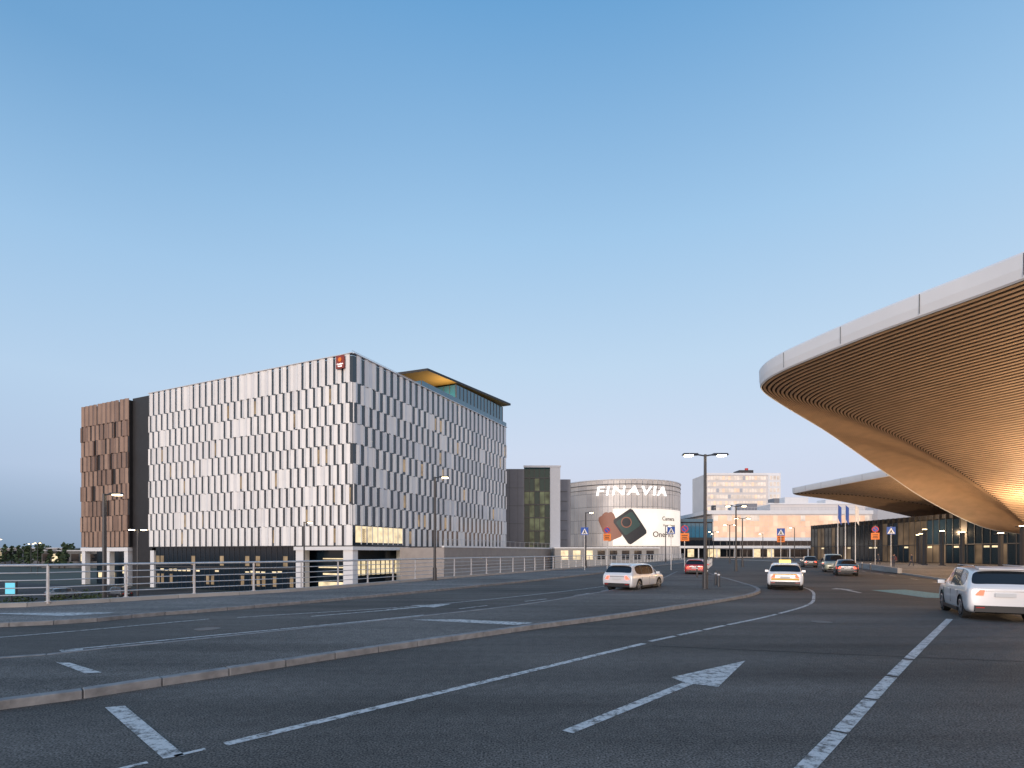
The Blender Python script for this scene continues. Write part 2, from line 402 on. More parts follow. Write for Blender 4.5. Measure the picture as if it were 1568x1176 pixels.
# ground floor
mb=MB(); prism(mb,[H(3,2),H(LR,1.5),H(LR,LL-1),H(3,LL-1)],-5,BOT-.15,'navy')
prism(mb,[H(.5,13.2),H(2.99,13.2),H(2.99,LL-1.3),H(.5,LL-1.3)],-5,BOT-.15,'navy'); mb.build("ground_floor_glazing",hotel)
mb=MB(); rr=random.Random(2)
for i in range(28):
    c=H(.44,13.4+i*1.36); slab(mb,[c,c+DL*.07,c+DL*.07+DR*.05,c+DR*.05],-5,BOT-.2,'dsteel')
    a=H(.46,13.6+i*1.36)
    if rr.random()<.25: slab(mb,[a,a+DL*1.0,a+DL*1.0+DR*.03,a+DR*.03],-.4,1.4,'dimwin')
    if rr.random()<.6: slab(mb,[a,a+DL*1.0,a+DL*1.0+DR*.02,a+DR*.02],-1.6,-1.6+rr.uniform(.15,.5),'warmwin')
    if rr.random()<.5: slab(mb,[a,a+DL*.8,a+DL*.8+DR*.03,a+DR*.03],-4,-2.2,'dimwin')
c=H(.40,13.2); slab(mb,[c,c+DL*38,c+DL*38+DR*.04,c+DR*.04],-.9,-.6,'dsteel')
for (r,l,w) in ((.1,.1,2.0),(.1,10.7,1.9),(.1,51.5,1.2)): slab(mb,[H(r,l),H(r+1.2,l),H(r+1.2,l+w),H(r,l+w)],-5,BOT-.75,'white')
slab(mb,[H(13,.1),H(15,.1),H(15,1.2),H(13,1.2)],-5,BOT-.75,'white')
slab(mb,[H(-.2,-.2),H(1.4,-.2),H(1.4,12.8),H(-.2,12.8)],BOT-.75,BOT-.16,'white')
slab(mb,[H(1.4,-.2),H(15.2,-.2),H(15.2,1.3),H(1.4,1.3)],BOT-.75,BOT-.165,'white')
mb.build("portal_frame",hotel)
mb=MB()
for (z,l0,l1,h) in ((-.6,2.5,10,.22),(-1.8,2.5,9,.3),(.9,3,9,.18),(-4.2,3,10,1.2)): slab(mb,[H(2.7,l0),H(2.85,l0),H(2.85,l1),H(2.7,l1)],z,z+h,'warmwin')
for i in range(9): slab(mb,[H(3+i*1.3,1.75),H(3.8+i*1.3,1.75),H(3.8+i*1.3,1.9),H(3+i*1.3,1.9)],-1.8,.8,'warmwin')
mb.build("lobby_lights",hotel)
M['logo']=mat("logo_red",(.28,.04,.03),.5,emit=(.6,.08,.04),estr=.05)
mb=MB(); slab(mb,[H(-.45,1.3),H(-.6,1.3),H(-.6,3.0),H(-.45,3.0)],31.9,34.0,'logo'); mb.build("sign_plate",hotel)
M['glowwhite']=mat("letter_glow",(.9,.9,.9),.4,emit=(1,.97,.92),estr=1.2)
R=Matrix((( -DL.x,0,-DR.x,0),(-DL.y,0,-DR.y,0),(0,1,0,0),(0,0,0,1)))
text_mesh("sign_text","Comfort\nHotel",.36,'glowwhite',hotel,Matrix.Translation(H(-.62,2.15,32.45))@R,.02)
mb=MB(); c=H(-.62,2.15,33.35); mb.cyl(c,c+NL*.05,.36,.36,'orange',20); mb.build("sign_emblem",hotel)

# bronze wing
wing=root("bronze_clad_building")
O=A+DL*59.5; mb=MB(); prism(mb,[H(0,59.5),H(50,59.5),H(50,77),H(0,77)],BOT,TOP-.4,'black','dconcrete')
prism(mb,[H(.6,52.9),H(50,52.9),H(50,59.4),H(.6,59.4)],-5,TOP,'black','black')
mb.build("core",wing)
mb=MB(); facade(mb,O,DL,NL,17.5,['b1','b1','b2'],mod=1.6,slot=.34,rseed=9,closed=.45,skip=lambda ri,s: 1<ri<8 and 3<s<14 and int(s*1.6+ri*5)%7==0); mb.build("facade_panels",wing)
mb=MB()
for l in (60,66.5,75.6): slab(mb,[H(0,l),H(1,l),H(1,l+1.3),H(0,l+1.3)],-5,2.3,'white')
slab(mb,[H(-.2,59.7),H(1.2,59.7),H(1.2,77),H(-.2,77)],2.3,3.1,'white'); mb.build("portal_frame",wing)
mb=MB(); prism(mb,[H(2.5,60),H(48,60),H(48,76),H(2.5,76)],-5,BOT-.1,'navy')
slab(mb,[H(2.3,61),H(2.4,61),H(2.4,66),H(2.3,66)],-2.5,-1.0,'warmwin'); slab(mb,[H(2.3,69),H(2.4,69),H(2.4,75),H(2.3,75)],-3.5,-2.4,'warmwin'); mb.build("ground_floor",wing)

# ------------------------------------------------------------------ parking ramp wall, grey block
rw=root("parking_ramp_building")
mb=MB(); a0=Vector((-11.4,90,0)); 
def Rw(t,n,z=0): v=a0+DR*t-NR*n; return Vector((v.x,v.y,z))
M['ramp']=mat("ribbed_cladding",(.38,.34,.32),.6,var=.1,vscale=1)
prism(mb,[Rw(0,0),Rw(50,0),Rw(50,9),Rw(0,9)],-5,2.9,'ramp','dconcrete')
for z in (-.5,0,.5,1.0,1.5,2.0,2.5): slab(mb,[Rw(0,0),Rw(0,-.08),Rw(50,-.08),Rw(50,0)],z,z+.25,'ramp')
slab(mb,[Rw(-.2,.3),Rw(-.2,-.2),Rw(50.2,-.2),Rw(50.2,.3)],2.905,3.2,'white')
for i in range(20): q=Rw(i*2.6,0); mb.cyl((q.x,q.y,3.2),(q.x,q.y,4.3),.03,.03,'steel',5)
mb.cyl(Rw(0,0,4.3),Rw(50,0,4.3),.03,.03,'steel',5); mb.build("walls",rw)
mb=MB(); mb.box(10.5,36,132,150,-5,3.0,'concrete'); mb.box(10.3,36.2,131.8,150.2,3.0,3.3,'white')
for i in range(8): mb.box(12+i*3,13.8+i*3,131.9,131.97,.3,2.5,'warmwin' if i<3 else 'glass')
mb.build("annexe",rw)
gb=root("office_block")
M['gp']=mat("grey_panel",(.24,.24,.26),.5,var=.08,vscale=.5); M['lp']=mat("light_panel",(.52,.53,.56),.4,var=.05)
M['stair']=mat("stair_interior",(.05,.08,.05),.4,emit=(.45,.42,.2),estr=.12,var=.8,vscale=.5)
mb=MB(); mb.box(-4,3.4,150,172,-5,25.3,'gp'); mb.box(3.4,10.6,150.5,172,-5,25.8,'gglass'); mb.box(10.6,13.4,149.2,172,-5,26.1,'lp'); mb.box(13.4,17,156,172,-5,23.2,'gp')
mb.box(3.2,13.6,149.1,149.2,25.6,26.15,'lp')
for i in range(7): mb.box(3.4,10.6,150.3,150.45,.5+i*3.7,.75+i*3.7,'dsteel')
for i in range(6): mb.box(3.4+i*1.44-.04,3.4+i*1.44+.04,150.25,150.48,-5,25.8,'dsteel')
rr=random.Random(5)
for i in range(7):
    for j in range(5):
        if rr.random()<.45: mb.box(3.5+j*1.44,4.78+j*1.44,150.46,150.49,-2.9+i*3.7,.45+i*3.7,'stair')
for i in range(5): mb.box(-4,3.4,149.96,149.995,i*5,i*5+.06,'dsteel')
for i in range(3): mb.box(-3+i*2.3,-2.96+i*2.3,149.95,149.99,-5,25.3,'dsteel')
for i in range(8): mb.box(13.42,16,155.9,155.95,i*2.8,.1+i*2.8,'dsteel')
mb.build("walls",gb)

# ------------------------------------------------------------------ round car park with lettering
dr=root("round_parking_building"); DC=Vector((39.8,201,0)); DRAD=22.0; DT=26.4
M['mesh1']=mat("mesh_cladding_glow_a",(.60,.57,.55),.45,.1,emit=(1,.78,.62),estr=.15,var=.15,vscale=.15)  # light on the drum is put into the cladding as faint emission
M['mesh2']=mat("mesh_cladding_glow_b",(.54,.51,.50),.45,.1,emit=(1,.78,.62),estr=.12,var=.15,vscale=.15)
mb=MB(); n=72
for i in range(n):
    t0=2*math.pi*i/n; t1=2*math.pi*(i+1)/n-.006
    for j in range(7):
        z0=-5+ j*4.48; z1=z0+4.38
        pts=[(DC.x+DRAD*math.cos(t0),DC.y+DRAD*math.sin(t0)),(DC.x+DRAD*math.cos(t1),DC.y+DRAD*math.sin(t1))]
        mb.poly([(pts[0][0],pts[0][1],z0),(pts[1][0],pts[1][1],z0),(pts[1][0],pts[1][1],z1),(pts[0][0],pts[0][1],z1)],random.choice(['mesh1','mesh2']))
    for f in (0,.5):
        t=t0+(t1-t0)*f; mb.cyl((DC.x+(DRAD+.1)*math.cos(t),DC.y+(DRAD+.1)*math.sin(t),-5),(DC.x+(DRAD+.1)*math.cos(t),DC.y+(DRAD+.1)*math.sin(t),DT),.06,.06,'p3',4,False)
mb.cyl((DC.x,DC.y,-5),(DC.x,DC.y,DT-.4),DRAD-.25,DRAD-.25,'dconcrete',72)
mb.build("mesh_drum",dr)
mb=MB()
for i in range(n):
    t0=2*math.pi*i/n; t1=2*math.pi*(i+1)/n
    for (z,w,k) in ((DT,.22,'white'),(DT-1.6,.12,'dsteel'),(DT-3.2,.08,'dsteel')):
        a=(DC.x+(DRAD+.2)*math.cos(t0),DC.y+(DRAD+.2)*math.sin(t0),z); b=(DC.x+(DRAD+.2)*math.cos(t1),DC.y+(DRAD+.2)*math.sin(t1),z)
        mb.cyl(a,b,w,w,k,5,False)
mb.build("roof_ring",dr)
def onDrum(phi,z,r): return Vector((DC.x+r*math.sin(phi), DC.y-r*math.cos(phi), z))
def drum_bend(cphi, cz, tilt=0, rr=DRAD+.6):
    def f(me):
        for v in me.vertices:
            x,y,zz=v.co; ca,sa=math.cos(tilt),math.sin(tilt); x,y=x*ca-y*sa, x*sa+y*ca
            v.co = onDrum(cphi+x/rr, cz+y, rr+zz)
    return f
text_mesh("sign_letters","FINAVIA",4.3,'glowwhite',dr,None,.2,drum_bend(.02,22.4),xs=1.40,shear=.12,sp=1.18)
bn=root("advertising_banner")
M['banner']=mat("banner_white",(.8,.76,.7),.6,emit=(1,.88,.74),estr=.65,var=.10,vscale=.2)
M['bdark']=mat("banner_dark",(.05,.05,.055),.5); M['bred']=mat("banner_copper",(.28,.12,.08),.5,emit=(.5,.2,.12),estr=.2); M['bgreen']=mat("banner_green",(.06,.11,.10),.5)
def patch(nm, c, z, w, h, tilt, k, rr, nx=16, rad=.0):
    mb=MB(); ca,sa=math.cos(tilt),math.sin(tilt)
    def hh(x):
        e=abs(x)-(w/2-rad)
        return h/2 if e<=0 or rad==0 else h/2-rad+math.sqrt(max(rad*rad-e*e,0))
    ny=6
    for i in range(nx):
        x0=-w/2+w*i/nx; x1=-w/2+w*(i+1)/nx
        for j in range(ny):
            P=[]
            for (x,s) in ((x0,-1+2*j/ny),(x1,-1+2*j/ny),(x1,-1+2*(j+1)/ny),(x0,-1+2*(j+1)/ny)):
                y=s*hh(x); X,Y=x*ca-y*sa,x*sa+y*ca; P.append(onDrum(c+X/rr,z+Y,rr))
            mb.poly(P,k)
    mb.build(nm,bn)
R0=DRAD+.25
patch("banner_sheet",.42,10.4,31,12.4,0,'banner',R0,40)
patch("printed_phone_back",-.32,10.6,5.6,9.0,.4,'bred',R0+.06,12,1)
patch("printed_wave",-.40,13.4,2.6,4.4,-.6,'bred',R0+.09,12,1.2)
patch("printed_phone_front",-.02,10.6,7.6,10.0,.6,'bdark',R0+.12,16,.8)
patch("printed_phone_panel",-.05,11.6,6.4,5.6,.6,'bgreen',R0+.16,16,.6)
patch("printed_lens",-.08,12.0,3.6,3.6,0,'bred',R0+.2,16,1.8)
patch("printed_lens_inner",-.08,12.0,2.9,2.9,0,'bdark',R0+.24,16,1.4)
M['ink']=mat("banner_ink",(.10,.06,.05),.6)
text_mesh("banner_text","OnePlus",2.6,'ink',bn,None,.02,drum_bend(.56,8.0,0,R0+.1),xs=1.15)
text_mesh("banner_text_small","Camera",1.9,'ink',bn,None,.02,drum_bend(.66,13.4,0,R0+.1),xs=1.1)
text_mesh("banner_text_line","Zoom in beyond",.9,'ink',bn,None,.02,drum_bend(.68,11.2,0,R0+.1),xs=1.1)

# ------------------------------------------------------------------ distant terminal
M['cream']=mat("cream_cladding",(.76,.71,.68),.5,var=.05,vscale=.2)
M['sunglass']=mat("sunset_glass",(.25,.2,.18),.12,emit=(1,.58,.36),estr=.84,var=.3,vscale=.15,coat=.3)  # emission stands in for the sunset reflected in these panes
M['sunglass2']=mat("sunset_glow_glass_b",(.25,.2,.18),.12,emit=(1,.68,.46),estr=.9,var=.3,vscale=.15,coat=.3)
M['palewin']=mat("pale_window",(.4,.36,.34),.2,emit=(1,.82,.66),estr=.55,var=.3,vscale=.3)
tb=root("airport_terminal_building")
Y0=200.0; mb=MB()
mb.box(74.5,150,Y0,Y0+40,0,16.2,'cream'); mb.box(72.5,150,Y0-.6,Y0,16.2,17.6,'white'); mb.box(72.5,150,Y0,Y0+40,16.2,17.6,'white')
mb.box(98,134,Y0+4,Y0+25,17.6,20.2,'cream'); mb.box(97,135,Y0+3.5,Y0+3.9,20.2,20.7,'white'); mb.box(86,93,Y0+4,Y0+14,17.6,20.5,'gp')
mb.box(104,113,Y0+5,Y0+14,20.7,23,'white'); mb.box(99,101,Y0+3,Y0+8,20.7,22.4,'gp'); mb.box(119,125,Y0+4,Y0+10,20.7,22.0,'white')
mb.box(134,146,Y0-3,Y0+30,0,19,'lp')
mb.build("main_block",tb)
mb=MB(); nx=34
for i in range(nx):
    x0=75+ (133-75)*i/nx; x1=x0+(133-75)/nx-.12
    for j in range(4):
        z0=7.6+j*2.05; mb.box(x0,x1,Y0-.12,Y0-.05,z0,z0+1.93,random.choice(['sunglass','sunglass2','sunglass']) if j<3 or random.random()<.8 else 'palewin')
mb.build("upper_glazing",tb)
mb=MB()
mb.box(74.5,133.9,Y0-.7,Y0-.14,6.3,7.5,'white')
for i in range(30):
    x0=60+i*2.5; dy=(-1.0 if x0<74 else 0)
    mb.box(x0,x0+2.35,Y0-.1+dy,Y0-.05+dy,.3,3.2,'warmwin' if random.random()<.25 else 'glass')
    mb.box(x0,x0+2.4,Y0-.12+dy,Y0-.06+dy,4.5,6.2,'glass')
mb.box(58,150,Y0-9,Y0-1.1,3.5,4.3,'white')
for i in range(14): mb.cyl((60+i*6.5,Y0-8.4,0),(60+i*6.5,Y0-8.4,3.5),.2,.2,'white',8)
mb.build("entrance_front",tb)
mb=MB(); mb.box(60,74.4,Y0-.5,Y0+25,0,14.2,'black')
for i in range(9): mb.box(60.3+i*1.55,61.7+i*1.55,Y0-.6,Y0-.53,7.5,12.8,'bglass'); mb.box(60.3+i*1.55,61.7+i*1.55,Y0-.6,Y0-.53,1,6.5,'glass')
mb.box(59.8,74.45,Y0-.8,Y0-.4,13.3,14.4,'bglass'); mb.build("blue_wing",tb)
mb=MB()
for i in range(60):
    x=75+i*1.25; mb.cyl((x,Y0-.5,17.6),(x,Y0-.5,18.7),.04,.04,'steel',4)
mb.box(75,150,Y0-.53,Y0-.47,18.65,18.75,'steel')
for i in range(18):
    x=random.uniform(78,132); w=random.uniform(.8,3); mb.box(x,x+w,Y0+6+i*.3,Y0+7.5+i*.3,17.6,17.6+random.uniform(1,3),random.choice(['gp','white','lp','dsteel']))
mb.build("roof_plant",tb)
hb=root("airport_office_building"); mb=MB(); Yh=260.0
mb.box(94,129,Yh,Yh+20,0,40,'cream'); mb.box(123.5,129.5,Yh-1,Yh+12,0,39.4,'white'); mb.box(112,119,Yh+5,Yh+12,40,42.5,'dsteel'); mb.cyl((116,Yh+6,42.5),(116,Yh+6,43.5),.8,.8,'red',10)
for j in range(10):
    z0=10+j*3
    for i in range(20):
        x0=94.6+i*1.42; mb.box(x0,x0+1.15,Yh-.12,Yh-.05,z0,z0+1.8,random.choice(['palewin','palewin','palewin','sunglass2']) if random.random()<.94 else 'lp')
    for i in range(3): mb.box(124.2+i*1.7,125.4+i*1.7,Yh-1.1,Yh-1.03,z0,z0+1.8,'palewin')
mb.box(93.5,129.7,Yh-.4,Yh-.15,39.3,40.3,'white'); mb.box(64,80,Yh+60,Yh+80,0,24,'lp'); mb.box(58,66,Yh+50,Yh+60,0,22,'gp')
mb.build("tower_block",hb)

# terminal front under the canopies
M['inner']=mat("interior_glow",(.03,.028,.025),.4,emit=(1,.62,.32),estr=.10,var=.9,vscale=.25)
tf=root("departures_hall"); mb=MB(); rr=random.Random(8)
mb.box(78.3,110,20,140,0,9,'dsteel')
for i in range(80):
    y=20+i*1.5; mb.box(77.9,78.0,y,y+1.42,.2,3.4,'navy' if rr.random()<.6 else 'inner'); mb.box(77.9,78.0,y,y+1.42,3.55,8,'navy' if rr.random()<.8 else 'inner'); mb.box(77.8,78.25,y+1.42,y+1.5,0,9,'dsteel')
    if rr.random()<.3: mb.box(77.85,77.89,y+.2,y+1.2,2.9,3.2,'warmwin')
mb.box(77.6,78.3,20,140,3.4,3.55,'dsteel'); mb.build("glazed_front",tf)

# ------------------------------------------------------------------ canopies
def canopy(name, Epts, C, nb, dep=.07, zt=1.15, vmax=.97):
    r=root(name); P=catmull(Epts,7); P=[Vector((p.x,p.y,p.z+EYE)) for p in P]; Cv=Vector((C[0],C[1],C[2]+EYE))
    def surf(p,v,dz=0):
        q=p.lerp(Cv,v); return Vector((q.x,q.y,p.z+(Cv.z-p.z)*v*v+dz))
    mb=MB(); nv=36
    for i in range(len(P)-1):
        for j in range(nv):
            a,b=vmax*j/nv,vmax*(j+1)/nv
            mb.poly([surf(P[i],a,.02),surf(P[i],b,.02),surf(P[i+1],b,.02),surf(P[i+1],a,.02)],'woodb')
    mb.build("soffit_backing",r,True)
    mb=MB(); d=-dep
    for k in range(nb):
        v0=.004+vmax*k/nb; v1=v0+.52*vmax/nb
        for i in range(len(P)-1):
            a,b=P[i],P[i+1]
            A0,B0=surf(a,v0),surf(b,v0); A1,B1=surf(a,v1),surf(b,v1)
            A0d,B0d=surf(a,v0,d),surf(b,v0,d); A1d,B1d=surf(a,v1,d),surf(b,v1,d)
            mb.poly([A0d,B0d,B1d,A1d],'wood'); mb.poly([A0,B0,B0d,A0d],'wood'); mb.poly([A1,A1d,B1d,B1],'wood')
    mb.build("timber_slats",r)
    mb=MB(); cen=Vector((Cv.x,Cv.y,0))
    for i in range(len(P)-1):
        a,b=P[i],P[i+1]
        def o(p,s,dz): q=Vector((p.x,p.y,0)); d=(q-cen).normalized(); q=q+d*s; return Vector((q.x,q.y,p.z+dz))
        prof=[(-.05,-dep-.02),(.05,-dep-.06),(.16,-.05),(.26,.4),(.30,zt-.12),(.22,zt),(-.6,zt+.05)]
        for (s0,z0),(s1,z1) in zip(prof[:-1],prof[1:]):
            mb.poly([o(a,s0,z0),o(b,s0,z0),o(b,s1,z1),o(a,s1,z1)],'white')
        mb.poly([o(a,-.6,zt+.05),o(b,-.6,zt+.05),(Cv.x,Cv.y,max(P[0].z,P[-1].z)+zt)],'white')
    mb.build("fascia",r,True)
    mb=MB(); acc=0
    for i in range(1,len(P)-1):
        acc+=(P[i]-P[i-1]).length
        if acc>4.2:
            acc=0; p=P[i]; q=Vector((p.x,p.y,0)); d=(q-cen).normalized(); t=(P[i+1]-P[i-1]).normalized()*.018
            q=q+d*.32
            mb.poly([(q.x-t.x,q.y-t.y,p.z-.0),(q.x+t.x,q.y+t.y,p.z),(q.x+t.x,q.y+t.y,p.z+zt-.1),(q.x-t.x,q.y-t.y,p.z+zt-.1)],'joint')
    mb.build("fascia_joints",r)
    return r
E1=[(75,-34,13),(48,-14,13),(34,2,12.9),(27.5,16,12.85),(24,25.2,12.85),(22.2,29.2,12.85),(21,32,12.85),(19.9,35.2,12.85),(19.1,38,12.85),(19.0,40.4,12.85),(19.9,42.6,12.85),(23.3,46.2,12.7),(30.1,52,11.95),(36.4,58,11.4),(46.2,66,9.6),(54.9,71,6.9),(65.3,75,3.7),(72,76,2.6)]
canopy("terminal_canopy",E1,(68,70,2.5),96)
E2=[(80,62,12.85),(70,70,12.85),(65.5,80,12.85),(63.6,89,12.85),(62.6,102,12.85),(61.8,114,12.85),(63.2,119.5,12.8),(74,121,11.5),(90,121,8),(103,119,4.2),(112,116,2.6)]
canopy("terminal_canopy",E2,(106,105,2.0),60)

def lamp_light(loc, power, col=(1,.68,.40), r=.15, parent=None):
    l=bpy.data.lights.new("uplight",'POINT'); l.energy=power; l.color=col; l.shadow_soft_size=r
    o=bpy.data.objects.new("uplight",l); o.location=loc; S.collection.objects.link(o)
    if parent: o.parent=parent
    return o
def canopy_post(x,y,h,power):
    r=root("canopy_uplight_post",(x,y,.12)); mb=MB()
    mb.box(-.18,.18,-.18,.18,0,h,'dsteel'); mb.box(-.3,.3,-.3,.3,0,.12,'dsteel'); mb.box(-.45,.45,-.45,.45,h,h+.1,'dsteel'); mb.cyl((0,0,h+.1),(0,0,h+.16),.3,.3,'lampglow',14)
    mb.build("post",r)
    if power: lamp_light((0,0,h+.55),power,parent=r)
for x,y,h,p in ((50,46,4.6,4200),(43,33,5.2,3600),(57,60,4.8,2800),(66,86,5.5,3000),(74,98,5,2400),(40,20,5.2,4200)): canopy_post(x,y,h,p)
for x,y,h in ((60,66,4.2),(62,74,4.6),(64,80,5),(70,92,5)): canopy_post(x,y,h,0)
soffit_fill=lamp_light(H(33,3.5,36.2),900,(1,.75,.4),parent=hotel)  # added point light without a fixture, brightens the pavilion soffit

# ------------------------------------------------------------------ street lamps
def street_lamp(x,y,z0,ztop,heads=(1,),arm=1.1,rot=0,lit=True,rad=.1):
    r=root("street_lamp",(x,y,z0),rot); h=ztop-z0; mb=MB()
    mb.cyl((0,0,0),(0,0,.9),rad*1.5,rad*1.4,'dsteel',12); mb.cyl((0,0,.9),(0,0,h),rad,rad*.75,'dsteel',12); mb.cyl((0,0,0),(0,0,.04),rad*2.4,rad*2.4,'dsteel',12)
    for s in heads:
        mb.cyl((0,0,h-.08),(s*arm*.45,0,h),.04,.04,'dsteel',8)
        x0,x1=sorted((s*arm*.35,s*(arm+.15)))
        mb.hexa([(x0,-.16,h-.04),(x1,-.16,h-.04),(x1,.16,h-.04),(x0,.16,h-.04),(x0+.05,-.11,h+.06),(x1-.05,-.11,h+.06),(x1-.05,.11,h+.06),(x0+.05,.11,h+.06)],'dsteel')
        if lit: mb.cbox((s*arm*.82,0,h-.07),(.42,.26,.06),'lampglow')
    mb.build("pole_and_heads",r)
street_lamp(10.6,29.5,.115,7.5,(-1,1),1.1)
street_lamp(-5.5,38.3,.12,7.5,(1,),.9)
street_lamp(-23.5,31,-5,5.5,(1,),.9,rad=.13)
street_lamp(-35.5,51,-5,4.3,(-1,1),.7,rad=.1)
street_lamp(-23.2,60,-5,5.5,(1,),.8)
street_lamp(9.6,70,.12,7.3,(1,),.9)
street_lamp(25,60,.0,7.3,(-1,1),1.1)
street_lamp(33,77,0,7.0,(-1,1),1.1); street_lamp(40.5,100,0,7.2,(-1,1),1.1); street_lamp(30,105,.0,7.2,(1,),1); street_lamp(48,128,0,7,(-1,1),1.2)
street_lamp(55,150,0,7.2,(1,),1); street_lamp(70,150,.12,7.2,(-1,),1); street_lamp(62,118,.12,7.5,(-1,),1)
for x,y in ((-115,120),(-95,150),(-150,170),(-128,200),(-104,135),(-170,190)): street_lamp(x,y,-5,5,(-1,1),.9)

# ------------------------------------------------------------------ traffic signs
def sign_post(x,y,kinds,top,rot=0,z0=0.12):
    r=root("traffic_sign",(x,y,z0),rot); mb=MB(); mb.cyl((0,0,0),(0,0,top),.04,.04,'steel',8); z=top-.05
    for k in kinds:
        if k=='ped':
            mb.cbox((0,-.06,z-.4),(.84,.03,.84),'blue'); mb.poly([(-.36,-.078,z-.74),(.36,-.078,z-.74),(0,-.078,z-.08)],'white')
            mb.cbox((.0,-.082,z-.36),(.09,.006,.1),'trim'); mb.poly([(-.04,-.084,z-.42),(.05,-.084,z-.42),(.16,-.084,z-.7),(.08,-.084,z-.7),(.01,-.084,z-.55),(-.1,-.084,z-.7),(-.18,-.084,z-.7)],'trim'); z-=.9
        elif k=='round':
            mb.cyl((0,-.04,z-.38),(0,-.07,z-.38),.38,.38,'red',24); mb.cyl((0,-.071,z-.38),(0,-.078,z-.38),.29,.29,'blue',24)
            mb.hexa([(-.26,-.085,z-.16),(-.2,-.085,z-.10),(-.2,-.079,z-.10),(-.26,-.079,z-.16),(.2,-.085,z-.66),(.26,-.085,z-.6),(.26,-.079,z-.6),(.2,-.079,z-.66)],'red'); z-=.82
        elif k=='yellow':
            mb.cbox((0,-.06,z-.42),(.9,.03,.84),'orange'); mb.cbox((0,-.08,z-.25),(.6,.006,.08),'trim'); mb.cbox((0,-.08,z-.45),(.5,.006,.08),'trim'); mb.cbox((0,-.08,z-.63),(.6,.006,.08),'trim'); z-=.9
    mb.build("post_and_plates",r)
sign_post(8.1,60,['ped'],4.8,-.1); sign_post(11.5,65,['round','yellow'],5.1,-.1)
sign_post(17.9,60.5,['ped'],4.9,-.1); sign_post(18.3,57,['round','yellow'],4.9,-.2)
sign_post(31,62,['ped'],4.9,-.3,0); sign_post(34,68,['round','yellow'],5.1,-.3,0)
sign_post(43,61,['ped'],4.9,-.4); sign_post(45.6,67.5,['round','yellow'],5.3,-.4)

for i,(x,y) in enumerate(((62,100),(64.5,101),(60,99))):
    r=root("flagpole",(x,y,.12)); mb=MB(); mb.cyl((0,0,0),(0,0,11),.08,.04,'white',8)
    for j in range(5):
        mb.poly([(.05+.12*j,.05*math.sin(j),8.2-.25*j),(.05+.12*(j+1),.05*math.sin(j+1),8.2-.25*(j+1)),(.05+.12*(j+1),.05*math.sin(j+1),10.8-.12*(j+1)),(.05+.12*j,.05*math.sin(j),10.8-.12*j)],'blue' if i!=1 else 'white')
    mb.build("pole_and_flag",r)

kerb("timber_barrier",[(37.5,52),(44.5,66),(52.5,84)],w=.35,h=.45,z0=.12,k='concrete',seg=2.0)
for (x,y) in ((12.5,33),(13.6,37.5),(14.8,43),(16.3,50),(12.0,31.2),(40,60),(42,64.5),(44,69),(47,74)):
    r=root("bollard",(x,y,.115)); mb=MB(); mb.cyl((0,0,0),(0,0,.85),.07,.06,'dsteel',10); mb.cyl((0,0,.85),(0,0,.92),.06,.03,'dsteel',10); mb.cyl((0,0,.68),(0,0,.76),.073,.073,'white',10); mb.build("post",r)
def guard(x0,y0,x1,y1,nm="guard_rail"):
    r=root(nm); mb=MB(); a=Vector((x0,y0,0)); b=Vector((x1,y1,0)); n=max(2,int((b-a).length/1.6))
    for i in range(n+1): p=a.lerp(b,i/n); mb.cyl((p.x,p.y,.0),(p.x,p.y,1.15),.03,.03,'steel',6)
    for z in (.5,1.15): mb.cyl((a.x,a.y,z),(b.x,b.y,z),.03,.03,'steel',6)
    mb.build("rails",r)
guard(22,66,30,86); guard(33,90,41,112); guard(24,66,32,86)

